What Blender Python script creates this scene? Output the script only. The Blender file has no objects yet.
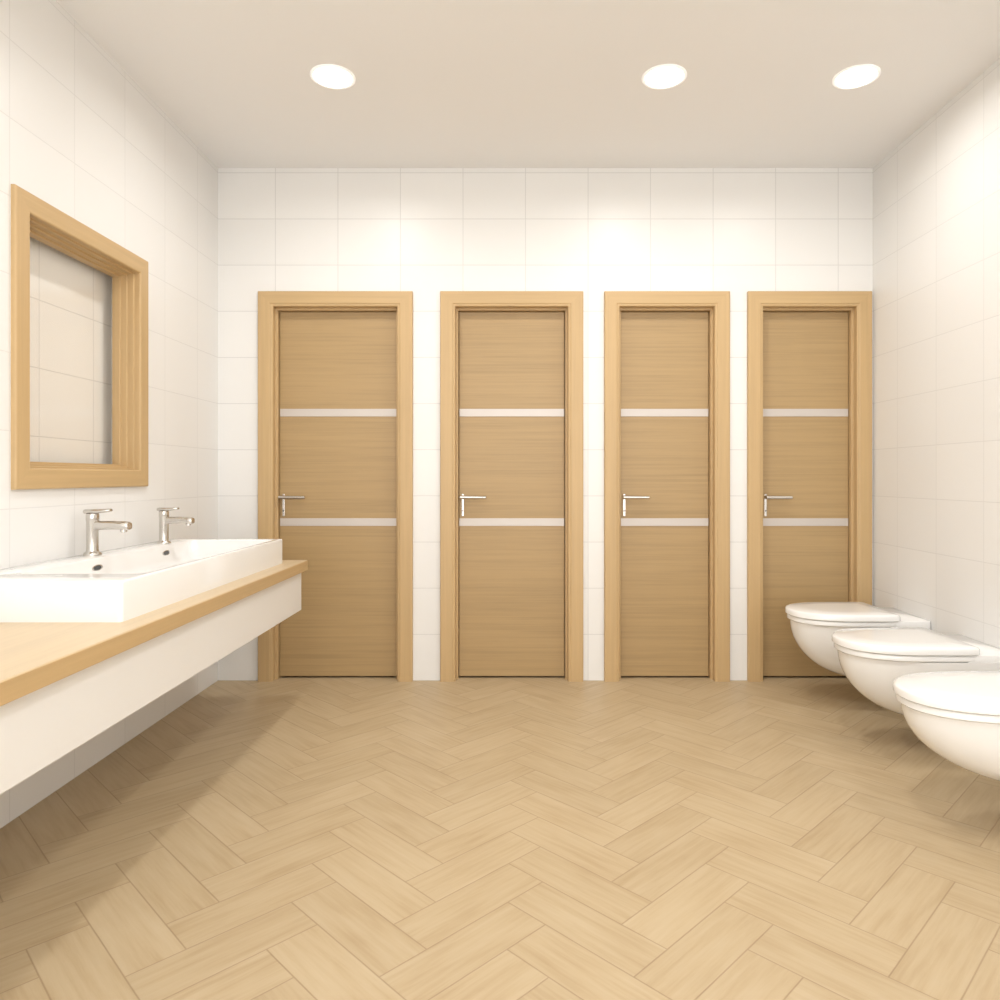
import bpy, bmesh, math
from mathutils import Vector, Matrix

S = bpy.context.scene
try:
    S.view_settings.view_transform = 'Standard'
    S.view_settings.look = 'None'
except Exception:
    pass
COL = S.collection

# ------------------------------------------------------------ constants
F = 721.5; VX, VY = 517.0, 477.0
EYE = 1.10; D = 3.90
XL, XR = -1.616, 1.924
YB = -1.1
H = 2.77

# ------------------------------------------------------------ materials
class NT:
    def __init__(s, name):
        s.m = bpy.data.materials.new(name); s.m.use_nodes = True
        s.t = s.m.node_tree; s.N = s.t.nodes; s.L = s.t.links
        s.b = s.N['Principled BSDF']
    def put(s, sock, v):
        if isinstance(v, bpy.types.NodeSocket): s.L.new(v, sock)
        else: sock.default_value = v
    def M(s, op, a, b=0.0, c=None):
        n = s.N.new('ShaderNodeMath'); n.operation = op
        s.put(n.inputs[0], a); s.put(n.inputs[1], b)
        if c is not None: s.put(n.inputs[2], c)
        return n.outputs[0]
    def xyz(s):
        tc = s.N.new('ShaderNodeTexCoord'); sp = s.N.new('ShaderNodeSeparateXYZ')
        s.L.new(tc.outputs['Object'], sp.inputs[0]); return sp.outputs
    def comb(s, x, y, z):
        n = s.N.new('ShaderNodeCombineXYZ')
        for i, v in enumerate((x, y, z)): s.put(n.inputs[i], v)
        return n.outputs[0]
    def noise(s, vec, scale=1, detail=4, rough=.5):
        n = s.N.new('ShaderNodeTexNoise'); s.L.new(vec, n.inputs['Vector'])
        n.inputs['Scale'].default_value = scale; n.inputs['Detail'].default_value = detail
        n.inputs['Roughness'].default_value = rough
        return n.outputs['Fac']
    def ramp(s, fac, stops):
        n = s.N.new('ShaderNodeValToRGB'); s.put(n.inputs[0], fac)
        e = n.color_ramp.elements
        while len(e) < len(stops): e.new(0.5)
        for i, (p, c) in enumerate(stops): e[i].position = p; e[i].color = (*c, 1)
        return n.outputs[0]
    def mix(s, fac, a, b, mode='MIX'):
        n = s.N.new('ShaderNodeMix'); n.data_type = 'RGBA'; n.blend_type = mode
        s.put(n.inputs[0], fac)
        s.put(n.inputs[6], a if isinstance(a, bpy.types.NodeSocket) else (*a, 1))
        s.put(n.inputs[7], b if isinstance(b, bpy.types.NodeSocket) else (*b, 1))
        return n.outputs[2]
    def bump(s, h, strength=.2, dist=.002):
        n = s.N.new('ShaderNodeBump'); n.inputs['Strength'].default_value = strength
        n.inputs['Distance'].default_value = dist; s.put(n.inputs['Height'], h)
        s.L.new(n.outputs[0], s.b.inputs['Normal'])
    def col(s, v): s.put(s.b.inputs['Base Color'], v if isinstance(v, bpy.types.NodeSocket) else (*v, 1))
    def rough(s, v): s.put(s.b.inputs['Roughness'], v)

def lin(r, g, b):
    f = lambda c: (c/255/12.92) if c/255 <= .04045 else ((c/255+.055)/1.055)**2.4
    return (f(r), f(g), f(b))

def mat_plain(name, c, rough=.5, metal=0.0, coat=0.0):
    n = NT(name)
    x = n.xyz(); v = n.comb(x[0], x[1], x[2])
    k = n.noise(v, 6, 1)
    n.col(c)
    n.rough(n.M('ADD', n.M('MULTIPLY', k, .06), rough-.03)); n.b.inputs['Metallic'].default_value = metal
    n.b.inputs['Coat Weight'].default_value = coat
    return n.m

WALLC = (0.82, 0.81, 0.79)
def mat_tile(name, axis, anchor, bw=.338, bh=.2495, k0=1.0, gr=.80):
    n = NT(name); x = n.xyz()
    h = n.M('SUBTRACT', x[axis], anchor - 40*bw)
    v = n.comb(h, x[2], 0.0)
    b = n.N.new('ShaderNodeTexBrick'); n.L.new(v, b.inputs['Vector'])
    b.offset = 0; b.squash = 1
    b.inputs['Scale'].default_value = 1
    b.inputs['Brick Width'].default_value = bw; b.inputs['Row Height'].default_value = bh
    b.inputs['Mortar Size'].default_value = .002; b.inputs['Mortar Smooth'].default_value = .2
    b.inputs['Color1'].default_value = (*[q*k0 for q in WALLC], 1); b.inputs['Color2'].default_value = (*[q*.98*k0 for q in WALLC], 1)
    b.inputs['Mortar'].default_value = (*[q*gr for q in WALLC], 1)
    n.L.new(b.outputs['Color'], n.b.inputs['Base Color'])
    k = n.noise(n.comb(x[0], x[1], x[2]), 2.2, 1)
    hh = n.M('ADD', n.M('MULTIPLY', b.outputs['Fac'], -1.0), n.M('MULTIPLY', k, 1.0))
    n.bump(hh, .3, .004)
    n.rough(n.M('ADD', n.M('MULTIPLY', b.outputs['Fac'], .3), .34))
    n.b.inputs['Specular IOR Level'].default_value = .4
    return n.m

def mat_wood(name, c, axis, dark=.80, rough=.42, scale=55):
    n = NT(name); x = n.xyz()
    sc = [scale]*3; sc[axis] = 1.6
    v = n.comb(*[n.M('MULTIPLY', x[i], sc[i]) for i in range(3)])
    a = n.noise(v, 1, 4, .65)
    sc2 = [7]*3; sc2[axis] = .9
    v2 = n.comb(*[n.M('MULTIPLY', x[i], sc2[i]) for i in range(3)])
    b2 = n.noise(v2, 1, 2)
    f = n.M('ADD', n.M('MULTIPLY', a, .78), n.M('MULTIPLY', b2, .22))
    n.col(n.ramp(f, [(.32, tuple(q*dark for q in c)), (.52, c), (.72, tuple(min(1, q*1.07) for q in c))]))
    n.rough(rough); n.bump(a, .12, .001)
    return n.m

def mat_floor():
    n = NT('herringbone_oak_tile'); x = n.xyz()
    W = .132; K = 3.0
    X = n.M('ADD', x[0], .210); Y = x[1]
    r = 1/math.sqrt(2)/W
    u = n.M('MULTIPLY', n.M('ADD', Y, X), r); v = n.M('MULTIPLY', n.M('SUBTRACT', Y, X), r)
    fu = n.M('FLOOR', u); fv = n.M('FLOOR', v)
    a = n.M('SUBTRACT', u, fv)
    am = n.M('FLOORED_MODULO', a, 2*K)
    isH = n.M('LESS_THAN', am, K)
    aid = n.M('FLOOR', n.M('DIVIDE', a, 2*K))
    b = n.M('SUBTRACT', n.M('SUBTRACT', v, fu), 1.0)
    bm = n.M('FLOORED_MODULO', b, 2*K)
    bid = n.M('FLOOR', n.M('DIVIDE', b, 2*K))
    def sel(h, w):
        return n.M('ADD', n.M('MULTIPLY', h, isH), n.M('MULTIPLY', w, n.M('SUBTRACT', 1.0, isH)))
    along = sel(am, bm)
    across = sel(n.M('FRACT', v), n.M('FRACT', u))
    id1 = sel(fv, n.M('ADD', fu, 57.3)); id2 = sel(aid, n.M('ADD', bid, 31.7))
    dA = n.M('MINIMUM', along, n.M('SUBTRACT', K, along))
    dC = n.M('MINIMUM', across, n.M('SUBTRACT', 1.0, across))
    dd = n.M('MINIMUM', dA, dC)
    groove = n.M('SUBTRACT', 1.0, n.M('MINIMUM', n.M('DIVIDE', dd, .020), 1.0))
    wn = n.N.new('ShaderNodeTexWhiteNoise'); wn.noise_dimensions = '3D'
    n.L.new(n.comb(id1, id2, isH), wn.inputs['Vector'])
    rnd = wn.outputs['Value']
    g = n.noise(n.comb(n.M('ADD', n.M('MULTIPLY', along, .6), n.M('MULTIPLY', rnd, 91)), n.M('MULTIPLY', across, 8.0), n.M('MULTIPLY', rnd, 37)), 1, 4, .6)
    g2 = n.noise(n.comb(n.M('ADD', n.M('MULTIPLY', along, .5), n.M('MULTIPLY', rnd, 13)), n.M('MULTIPLY', across, 1.5), rnd), 1, 1)
    base = n.ramp(n.M('ADD', n.M('MULTIPLY', g, .6), n.M('MULTIPLY', g2, .4)),
                  [(.30, lin(174, 151, 117)), (.50, lin(186, 165, 132)), (.70, lin(193, 174, 143))])
    tint = n.ramp(rnd, [(0, (.94, .935, .925)), (.5, (.98, .98, .975)), (1, (1.0, 1.0, 1.0))])
    c = n.mix(1.0, base, tint, 'MULTIPLY')
    c = n.mix(n.M('MULTIPLY', groove, .55), c, lin(124, 96, 66))
    n.col(c)
    n.rough(n.M('ADD', n.M('MULTIPLY', g, .1), .42))
    n.bump(n.M('SUBTRACT', n.M('MULTIPLY', g, .12), groove), .35, .0015)
    return n.m

M_back = mat_tile('tile_back', 0, -.968, gr=.80)
M_side = mat_tile('tile_side', 1, 2.636, gr=.88)
M_reflTile = mat_tile('tile_as_reflection', 1, 2.636, k0=1.12, gr=.88)  # wall tile lightened against recess shade; stands in for the mirror's reflection
M_floor = mat_floor()
M_ceil = mat_plain('ceiling_paint', (.87, .865, .86), .7)
M_leaf = mat_wood('door_veneer', lin(174, 146, 103), 0, dark=.85, scale=90)
M_jambV = mat_wood('oak_vertical', lin(194, 164, 119), 2, dark=.93)
M_jambH = mat_wood('oak_horizontal', lin(194, 164, 119), 0, dark=.93)
M_oakY = mat_wood('oak_along_room', lin(194, 164, 119), 1, dark=.93)
M_ctop = mat_wood('counter_oak', lin(204, 182, 148), 1, dark=.93, rough=.35)
M_white = mat_plain('white_lacquer', (.83, .82, .80), .35)
M_porc = mat_plain('porcelain', (.87, .865, .85), .12, coat=.3)
M_chrome = mat_plain('brushed_chrome', (.64, .61, .57), .2, 1.0)
M_strip = mat_plain('satin_inlay', (.58, .53, .49), .38, .2)
M_dark = mat_plain('dark_gap', (.06, .045, .03), .7)
M_hole = mat_plain('drain_dark', (.05, .05, .05), .4)

def mat_emit(name, c, s):
    n = NT(name); n.b.inputs['Emission Color'].default_value = (*c, 1)
    n.b.inputs['Emission Strength'].default_value = s; n.col((.85, .84, .82)); return n.m
M_lamp = mat_emit('lamp_glow', (1, .98, .94), 10)
M_trimHalo = mat_emit('trim_halo_glow', (1, .97, .92), .35)  # faint glow on the trim ring imitates the halo around the lens

def mat_pane():  # mostly transparent; the tile board behind it plays the reflection
    n = NT('see_through_pane')
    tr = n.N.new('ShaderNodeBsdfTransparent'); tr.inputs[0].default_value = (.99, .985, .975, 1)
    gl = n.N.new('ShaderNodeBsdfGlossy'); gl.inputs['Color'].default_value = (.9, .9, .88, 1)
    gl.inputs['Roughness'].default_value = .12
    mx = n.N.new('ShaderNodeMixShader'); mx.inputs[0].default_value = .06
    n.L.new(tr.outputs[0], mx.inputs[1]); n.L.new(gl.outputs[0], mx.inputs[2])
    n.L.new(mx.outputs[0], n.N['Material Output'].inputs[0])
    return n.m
M_pane = mat_pane()

# ------------------------------------------------------------ mesh helpers
def obj_from_bm(name, bm, mat, parent=None, smooth=False, bevel=0, seg=3):
    bmesh.ops.recalc_face_normals(bm, faces=bm.faces)
    me = bpy.data.meshes.new(name); bm.to_mesh(me); bm.free()
    o = bpy.data.objects.new(name, me); COL.objects.link(o)
    me.materials.append(mat)
    if smooth:
        for p in me.polygons: p.use_smooth = True
    if bevel:
        m = o.modifiers.new('bevel', 'BEVEL'); m.width = bevel; m.segments = seg
        m.limit_method = 'ANGLE'; m.angle_limit = math.radians(35)
    if parent: o.parent = parent
    return o

def add_box(bm, x0, x1, y0, y1, z0, z1):
    vs = [bm.verts.new(p) for p in ((x0,y0,z0),(x1,y0,z0),(x1,y1,z0),(x0,y1,z0),(x0,y0,z1),(x1,y0,z1),(x1,y1,z1),(x0,y1,z1))]
    for f in ((0,3,2,1),(4,5,6,7),(0,1,5,4),(1,2,6,5),(2,3,7,6),(3,0,4,7)):
        bm.faces.new([vs[i] for i in f])

def boxes(name, lst, mat, parent=None, bevel=0, seg=3):
    bm = bmesh.new()
    for b in lst: add_box(bm, *b)
    return obj_from_bm(name, bm, mat, parent, bevel=bevel, seg=seg)

def empty(name, loc=(0,0,0)):
    e = bpy.data.objects.new(name, None); COL.objects.link(e)
    e.empty_display_size = .1; return e

def lathe(name, prof, mat, parent, M=Matrix(), n=40):
    bm = bmesh.new(); rings = []
    for r, h in prof:
        if r < 1e-6: rings.append([bm.verts.new(M @ Vector((0, 0, h)))])
        else: rings.append([bm.verts.new(M @ Vector((r*math.cos(2*math.pi*i/n), r*math.sin(2*math.pi*i/n), h))) for i in range(n)])
    for a, b in zip(rings, rings[1:]):
        for i in range(n):
            j = (i+1) % n
            if len(a) == 1 and len(b) == 1: continue
            if len(a) == 1: bm.faces.new([a[0], b[i], b[j]])
            elif len(b) == 1: bm.faces.new([a[i], a[j], b[0]])
            else: bm.faces.new([a[i], a[j], b[j], b[i]])
    o = obj_from_bm(name, bm, mat, parent, smooth=True)
    m = o.modifiers.new('es', 'EDGE_SPLIT'); m.split_angle = math.radians(40)
    return o

def loft(name, loops, mat, parent, cap0=True, cap1=True, split=40):
    bm = bmesh.new(); R = [[bm.verts.new(p) for p in lp] for lp in loops]
    n = len(R[0])
    for a, b in zip(R, R[1:]):
        for i in range(n):
            j = (i+1) % n; bm.faces.new([a[i], a[j], b[j], b[i]])
    if cap0: bm.faces.new(R[0])
    if cap1: bm.faces.new(R[-1])
    o = obj_from_bm(name, bm, mat, parent, smooth=True)
    if split:
        m = o.modifiers.new('es', 'EDGE_SPLIT'); m.split_angle = math.radians(split)
    return o

def sweep(name, corners, prof, fmap, mats, parent, closed):
    bm = bmesh.new()
    R = [[bm.verts.new(fmap(c[0]+t*c[2], c[1]+t*c[3], p)) for t, p in prof] for c in corners]
    nseg = len(R) if closed else len(R)-1
    for s in range(nseg):
        a, b = R[s], R[(s+1) % len(R)]
        vert = abs(corners[s][0]-corners[(s+1) % len(R)][0]) < 1e-6
        for i in range(len(prof)-1):
            f = bm.faces.new([a[i], a[i+1], b[i+1], b[i]]); f.material_index = 0 if vert else 1
    o = obj_from_bm(name, bm, mats[0], parent)
    o.data.materials.append(mats[1])
    m = o.modifiers.new('bevel', 'BEVEL'); m.width = .002; m.segments = 2; m.limit_method = 'ANGLE'
    return o

# ------------------------------------------------------------ room shell
T = .16
my0, my1, mz0, mz1 = 2.303, 3.135, 1.059, 2.036      # mirror frame outer
q = .03
boxes('floor', [(XL-T, XR+T, YB-T, D+T, -.1, 0)], M_floor)
boxes('ceiling', [(XL-T, XR+T, YB-T, D+T, H, H+.1)], M_ceil)
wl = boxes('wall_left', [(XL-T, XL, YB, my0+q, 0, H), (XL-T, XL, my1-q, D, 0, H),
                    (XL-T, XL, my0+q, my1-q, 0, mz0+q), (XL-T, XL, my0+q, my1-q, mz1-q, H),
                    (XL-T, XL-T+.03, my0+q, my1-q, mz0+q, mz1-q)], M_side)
wl.data.materials.append(M_reflTile)
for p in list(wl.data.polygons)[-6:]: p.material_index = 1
boxes('wall_right', [(XR, XR+T, YB, D, 0, H)], M_side)
# wall behind the camera; wide opening added to admit fill light
boxes('wall_front', [(XL-T, XL+.12, YB-T, YB, 0, H), (XR-.12, XR+T, YB-T, YB, 0, H),
                     (XL+.12, XR-.12, YB-T, YB, 0, .25), (XL+.12, XR-.12, YB-T, YB, H-.12, H)], M_back)
fill_open = empty('fill_opening_1')  # added and unseen; lets world light in as frontal fill
wx0, wx1, wz0, wz1 = XL+.12, XR-.12, .25, H-.12
boxes('opening_casing', [(wx0, wx0+.05, YB-.10, YB-.04, wz0, wz1), (wx1-.05, wx1, YB-.10, YB-.04, wz0, wz1),
                 (wx0+.05, wx1-.05, YB-.10, YB-.04, wz0, wz0+.05), (wx0+.05, wx1-.05, YB-.10, YB-.04, wz1-.05, wz1),
                 ((wx0+wx1)/2-.025, (wx0+wx1)/2+.025, YB-.10, YB-.04, wz0+.05, wz1-.05)], M_white, fill_open, bevel=.004)

PX = 185.0
doors = [(259, 413), (440.5, 583), (604, 729), (747, 870.5)]
DX = [((a-VX)/PX, (b-VX)/PX) for a, b in doors]
DH = 2.1
pcs = []; xprev = XL - T
ins = .045
for a, b in DX:
    pcs.append((xprev, a+ins, D, D+T, 0, DH-ins)); xprev = b-ins
pcs.append((xprev, XR+T, D, D+T, 0, DH-ins))
pcs.append((XL-T, XR+T, D, D+T, DH-ins, H))
boxes('wall_back', pcs, M_back)

# ------------------------------------------------------------ doors
def cyl_between(name, p0, p1, r, mat, parent, n=24, r1=None, rnd=.3):
    p0, p1 = Vector(p0), Vector(p1); d = p1-p0; L = d.length
    M = Matrix.Translation(p0) @ d.to_track_quat('Z', 'Y').to_matrix().to_4x4()
    r1 = r1 or r; e = min(r, r1)*rnd
    return lathe(name, [(0, 0), (r-e, 0), (r, e), (r1, L-e), (r1-e, L), (0, L)], mat, parent, M, n)

for k, (a, b) in enumerate(DX):
    root = empty('door_%d' % (k+1))
    prof = [(0, 0), (0, .020), (.004, .024), (.066, .024), (.070, .020), (.078, .020), (.082, .016), (.082, -.022), (.094, -.022), (.094, -.12)]
    cor = [(a, 0.0, 1, 0), (a, DH, 1, -1), (b, DH, -1, -1), (b, 0.0, -1, 0)]
    sweep('frame', cor, prof, lambda u, v, p: (u, D-p, v), (M_jambV, M_jambH), root, False)
    lx0, lx1 = a+.097, b-.097
    yf = D+.05
    boxes('leaf', [(lx0, lx1, yf, yf+.04, .010, 2.003)], M_leaf, root, bevel=.002)
    boxes('gap_backing', [(a+.09, b-.09, yf+.041, yf+.055, .0, DH-.09)], M_dark, root)
    boxes('inlay_strips', [(lx0+.001, lx1-.001, yf-.0025, yf+.005, z-.021, z+.021) for z in (1.452, .853)], M_strip, root, bevel=.001)
    hx = lx0+.020; hz = .99
    boxes('handle_plate', [(hx-.007, hx+.007, yf-.005, yf, hz-.105, hz+.018)], M_chrome, root, bevel=.003)
    cyl_between('handle_neck', (hx, yf-.004, hz), (hx, yf-.052, hz), .009, M_chrome, root)
    cyl_between('handle_lever', (hx-.014, yf-.048, hz), (hx+.130, yf-.048, hz-.001), .0105, M_chrome, root, r1=.009)
    cyl_between('keyhole', (hx, yf-.0045, hz-.075), (hx, yf-.0065, hz-.075), .004, M_dark, root)

# ------------------------------------------------------------ vanity
van = empty('vanity_counter')
CZ = .70
XW = XL+.002
boxes('oak_top', [(XW, -1.012, .45, 3.48, CZ-.05, CZ)], M_ctop, van, bevel=.003)
boxes('oak_edge_band', [(-1.0125, -1.008, .452, 3.478, CZ-.048, CZ-.002)], M_oakY, van, bevel=.001)
boxes('white_box_body', [(XW, -1.035, .47, 3.465, CZ-.238, CZ-.05)], M_white, van, bevel=.003)

def rrect(x0, x1, y0, y1, r, z, n=8):
    pts = []
    for cx, cy, a0 in ((x1-r, y1-r, 0), (x0+r, y1-r, 90), (x0+r, y0+r, 180), (x1-r, y0+r, 270)):
        for i in range(n+1):
            t = math.radians(a0+90*i/n); pts.append((cx+r*math.cos(t), cy+r*math.sin(t), z))
    return pts
bx0, bx1, by0, by1 = XL+.004, -1.088, 1.985, 3.355
bz0, bz1 = CZ, CZ+.113
basin = empty('washbasin')
ix0, ix1, iy0, iy1 = -1.49, -1.112, 2.14, 3.30
L = [rrect(bx0, bx1, by0, by1, .012, bz0), rrect(bx0, bx1, by0, by1, .012, bz1-.005),
     rrect(bx0+.0015, bx1-.0015, by0+.0015, by1-.0015, .011, bz1-.0015),
     rrect(bx0+.005, bx1-.005, by0+.005, by1-.005, .01, bz1),
     rrect(ix0-.004, ix1+.004, iy0-.004, iy1+.004, .044, bz1),
     rrect(ix0-.001, ix1+.001, iy0-.001, iy1+.001, .041, bz1-.002),
     rrect(ix0, ix1, iy0, iy1, .04, bz1-.006),
     rrect(ix0+.012, ix1-.012, iy0+.012, iy1-.012, .045, bz1-.06),
     rrect(ix0+.03, ix1-.03, iy0+.03, iy1-.03, .04, bz1-.078),
     rrect(ix0+.06, ix1-.06, iy0+.06, iy1-.06, .03, bz1-.082)]
loft('ceramic_trough', L, M_porc, basin, split=50)
for i, yy in enumerate((2.55, 3.05)):
    Mo = Matrix.Translation((ix0+.004, yy, bz1-.034)) @ Matrix.Rotation(math.radians(90), 4, 'Y') @ Matrix.Diagonal((.5, 1.5, 1, 1))
    lathe('overflow_ring_%d' % (i+1), [(.0, .0), (.017, 0), (.021, .002), (.022, .004), (.018, .005), (.015, .003), (0, .003)], M_chrome, basin, Mo)
    lathe('overflow_hole_%d' % (i+1), [(0, .0045), (.0155, .0045), (.0155, .003)], M_hole, basin, Mo)
    lathe('drain_%d' % (i+1), [(0, .004), (.016, .004), (.018, .002), (.026, .002), (.028, 0)], M_chrome, basin, Matrix.Translation((-1.3, yy, bz1-.0825)))

def faucet(x, y, z, s):
    r = empty('faucet')
    P = lambda dx, dy, dz: (x+dx*s, y+dy*s, z+dz*s)
    lathe('base_body', [(0, 0), (.030*s, 0), (.031*s, .004*s), (.029*s, .010*s), (.0215*s, .016*s), (.0205*s, .022*s), (.0205*s, .125*s), (.022*s, .128*s),
                        (.022*s, .150*s), (.020*s, .154*s), (0, .155*s)], M_chrome, r, Matrix.Translation((x, y, z)))
    n = 20
    def tube(name, st):
        loops = [[P(dx, w*math.copysign(abs(math.cos(t))**.6, math.cos(t)), zc+h*math.copysign(abs(math.sin(t))**.6, math.sin(t)))
                  for t in [2*math.pi*i/n for i in range(n)]] for dx, zc, w, h in st]
        loft(name, loops, M_chrome, r, split=60)
    tube('spout', ((.0, .108, .016, .018), (.03, .110, .017, .017), (.07, .111, .0175, .016), (.105, .110, .019, .0155), (.130, .108, .020, .0155), (.136, .1075, .017, .012)))
    cyl_between('aerator', P(.114, 0, .084), P(.114, 0, .098), .012*s, M_chrome, r)
    tube('lever', ((-.026, .160, .016, .005), (-.022, .161, .020, .008), (.02, .162, .020, .008), (.045, .1635, .015, .007), (.064, .165, .013, .006), (.068, .1652, .010, .004)))
faucet(-1.553, 2.64, bz1, 1.0)
faucet(-1.517, 3.10, bz1, .92)

# ------------------------------------------------------------ mirror
mir = empty('wall_mirror')
prof = [(0, 0), (0, .013), (.004, .017), (.066, .017), (.070, .013), (.070, -.010), (.078, -.010), (.078, -.034), (.086, -.034), (.086, -.058), (.094, -.058), (.094, -.090)]
cor = [(my0, mz0, 1, 1), (my0, mz1, 1, -1), (my1, mz1, -1, -1), (my1, mz0, -1, 1)]
sweep('frame', cor, prof, lambda u, v, p: (XL+p, u, v), (M_jambV, M_oakY), mir, True)
boxes('glass', [(XL-.086, XL-.080, my0+.092, my1-.092, mz0+.092, mz1-.092)], M_pane, mir)

# ------------------------------------------------------------ toilets
def toilet(yc, tipx, s=1.0, zt=.385, zb=.125):
    r = empty('toilet')
    Lw = XR - tipx
    n = 28
    def outline(xt, w, z, xb=0.0, p=2.3, straight=.42):
        pts = []
        xs = xb + (xt-xb)*straight
        for i in range(n+1):
            t = math.pi*i/n
            c, sn = math.cos(t), math.sin(t)
            pts.append((XR-(xs+(xt-xs)*abs(sn)**(2/p)), yc+w*math.copysign(abs(c)**(2/p), c), z))
        pts.append((XR-(xb+.04), yc-w, z))
        pts.append((XR-xb-.012, yc-w*.99, z)); pts.append((XR-xb-.001, yc-w*.93, z))
        pts.append((XR-xb-.001, yc+w*.93, z)); pts.append((XR-xb-.012, yc+w*.99, z))
        pts.append((XR-(xb+.04), yc+w, z))
        return pts
    w = .185*s
    loops = []
    N = 16
    for i in range(N+1):
        qq = i/N
        ang = qq*math.pi/2
        zz = zb + (zt-zb)*(1-math.cos(ang))
        k = math.sin(ang)**.85
        loops.append(outline(.20+(Lw-.02-.20)*k, w*(.42+.56*math.sin(ang)**.8), zz, p=2.1+.2*qq))
    loops.insert(0, outline(.12, w*.30, zb-.001))
    loft('bowl', loops, M_porc, r, split=60)
    blk = [outline(.20, w*.97, zt-.002, p=8, straight=.8), outline(.20, w*.97, zt+.026, p=8, straight=.8), outline(.195, w*.95, zt+.030, p=8, straight=.8)]
    loft('rear_deck', blk, M_porc, r, split=50)
    xb = .145
    e = .005
    def slab(name, z0, z1, dx, dw, xb):
        l = [outline(Lw-dx-e, w-dw-e, z0, xb+e), outline(Lw-dx, w-dw, z0+e*.8, xb), outline(Lw-dx, w-dw, z1-e*1.0, xb),
             outline(Lw-dx-e*.8, w-dw-e*.8, z1, xb+e*.8)]
        loft(name, l, M_porc, r, split=50)
    slab('seat', zt+.001, zt+.024, .008, .004, xb+.01)
    z0 = zt+.0262
    l = [outline(Lw-e, w+.002-e, z0, xb+e), outline(Lw, w+.002, z0+.004, xb), outline(Lw, w+.002, z0+.024, xb),
         outline(Lw-.003, w-.001, z0+.029, xb+.003), outline(Lw-.012, w-.010, z0+.0325, xb+.010), outline(Lw-.10, w-.08, z0+.035, xb+.08)]
    loft('lid', l, M_porc, r, split=50)
    for sgn in (-1, 1):
        cyl_between('hinge_%d' % (1 if sgn < 0 else 2), (XR-.138, yc+sgn*.075-.02, zt+.036), (XR-.138, yc+sgn*.075+.02, zt+.036), .010, M_porc, r)
toilet(3.52, 1.322, 1.0, .402, .125)
toilet(2.95, 1.305, 1.03, .388, .120)
toilet(2.26, 1.200, 1.05, .384, .142)

# ------------------------------------------------------------ downlights
def downlight(x, y, power):
    r = empty('recessed_downlight')
    Mx = Matrix.Translation((x, y, H)) @ Matrix.Rotation(math.pi, 4, 'X')
    lathe('trim_ring', [(.078, .0), (.079, .004), (.086, .006), (.092, .003), (.092, 0)], M_trimHalo, r, Mx, 48)
    lathe('lens', [(0, .0045), (.06, .0045), (.0785, .003), (.0785, .0)], M_lamp, r, Mx, 48)
    ld = bpy.data.lights.new('lamp', 'AREA'); ld.shape = 'DISK'; ld.size = .15; ld.energy = power
    ld.color = (1, .99, .975); ld.spread = math.radians(165)
    o = bpy.data.objects.new('lamp', ld); COL.objects.link(o); o.parent = r
    o.location = (x, y, H-.008)
for x, p in ((-.768, 8.0), (.614, 8.0), (1.415, 4.2)):
    downlight(x, 3.01, p)
for x, p in ((-.768, 9.5), (.45, 14), (1.415, 4.5)):  # row out of view, added as extra light for the room
    downlight(x, 1.35, p)

# ------------------------------------------------------------ world, camera
w = bpy.data.worlds.new('world'); S.world = w; w.use_nodes = True
w.node_tree.nodes['Background'].inputs[0].default_value = (1, .99, .975, 1)
w.node_tree.nodes['Background'].inputs[1].default_value = 3.7

cd = bpy.data.cameras.new('camera'); cam = bpy.data.objects.new('camera', cd); COL.objects.link(cam)
cam.location = (0, 0, EYE); cam.rotation_euler = (math.pi/2, 0, 0)
cd.sensor_width = 36; cd.lens = F/1000*36
cd.shift_x = -(VX-500)/1000; cd.shift_y = (VY-500)/1000
cd.clip_start = .02
S.camera = cam
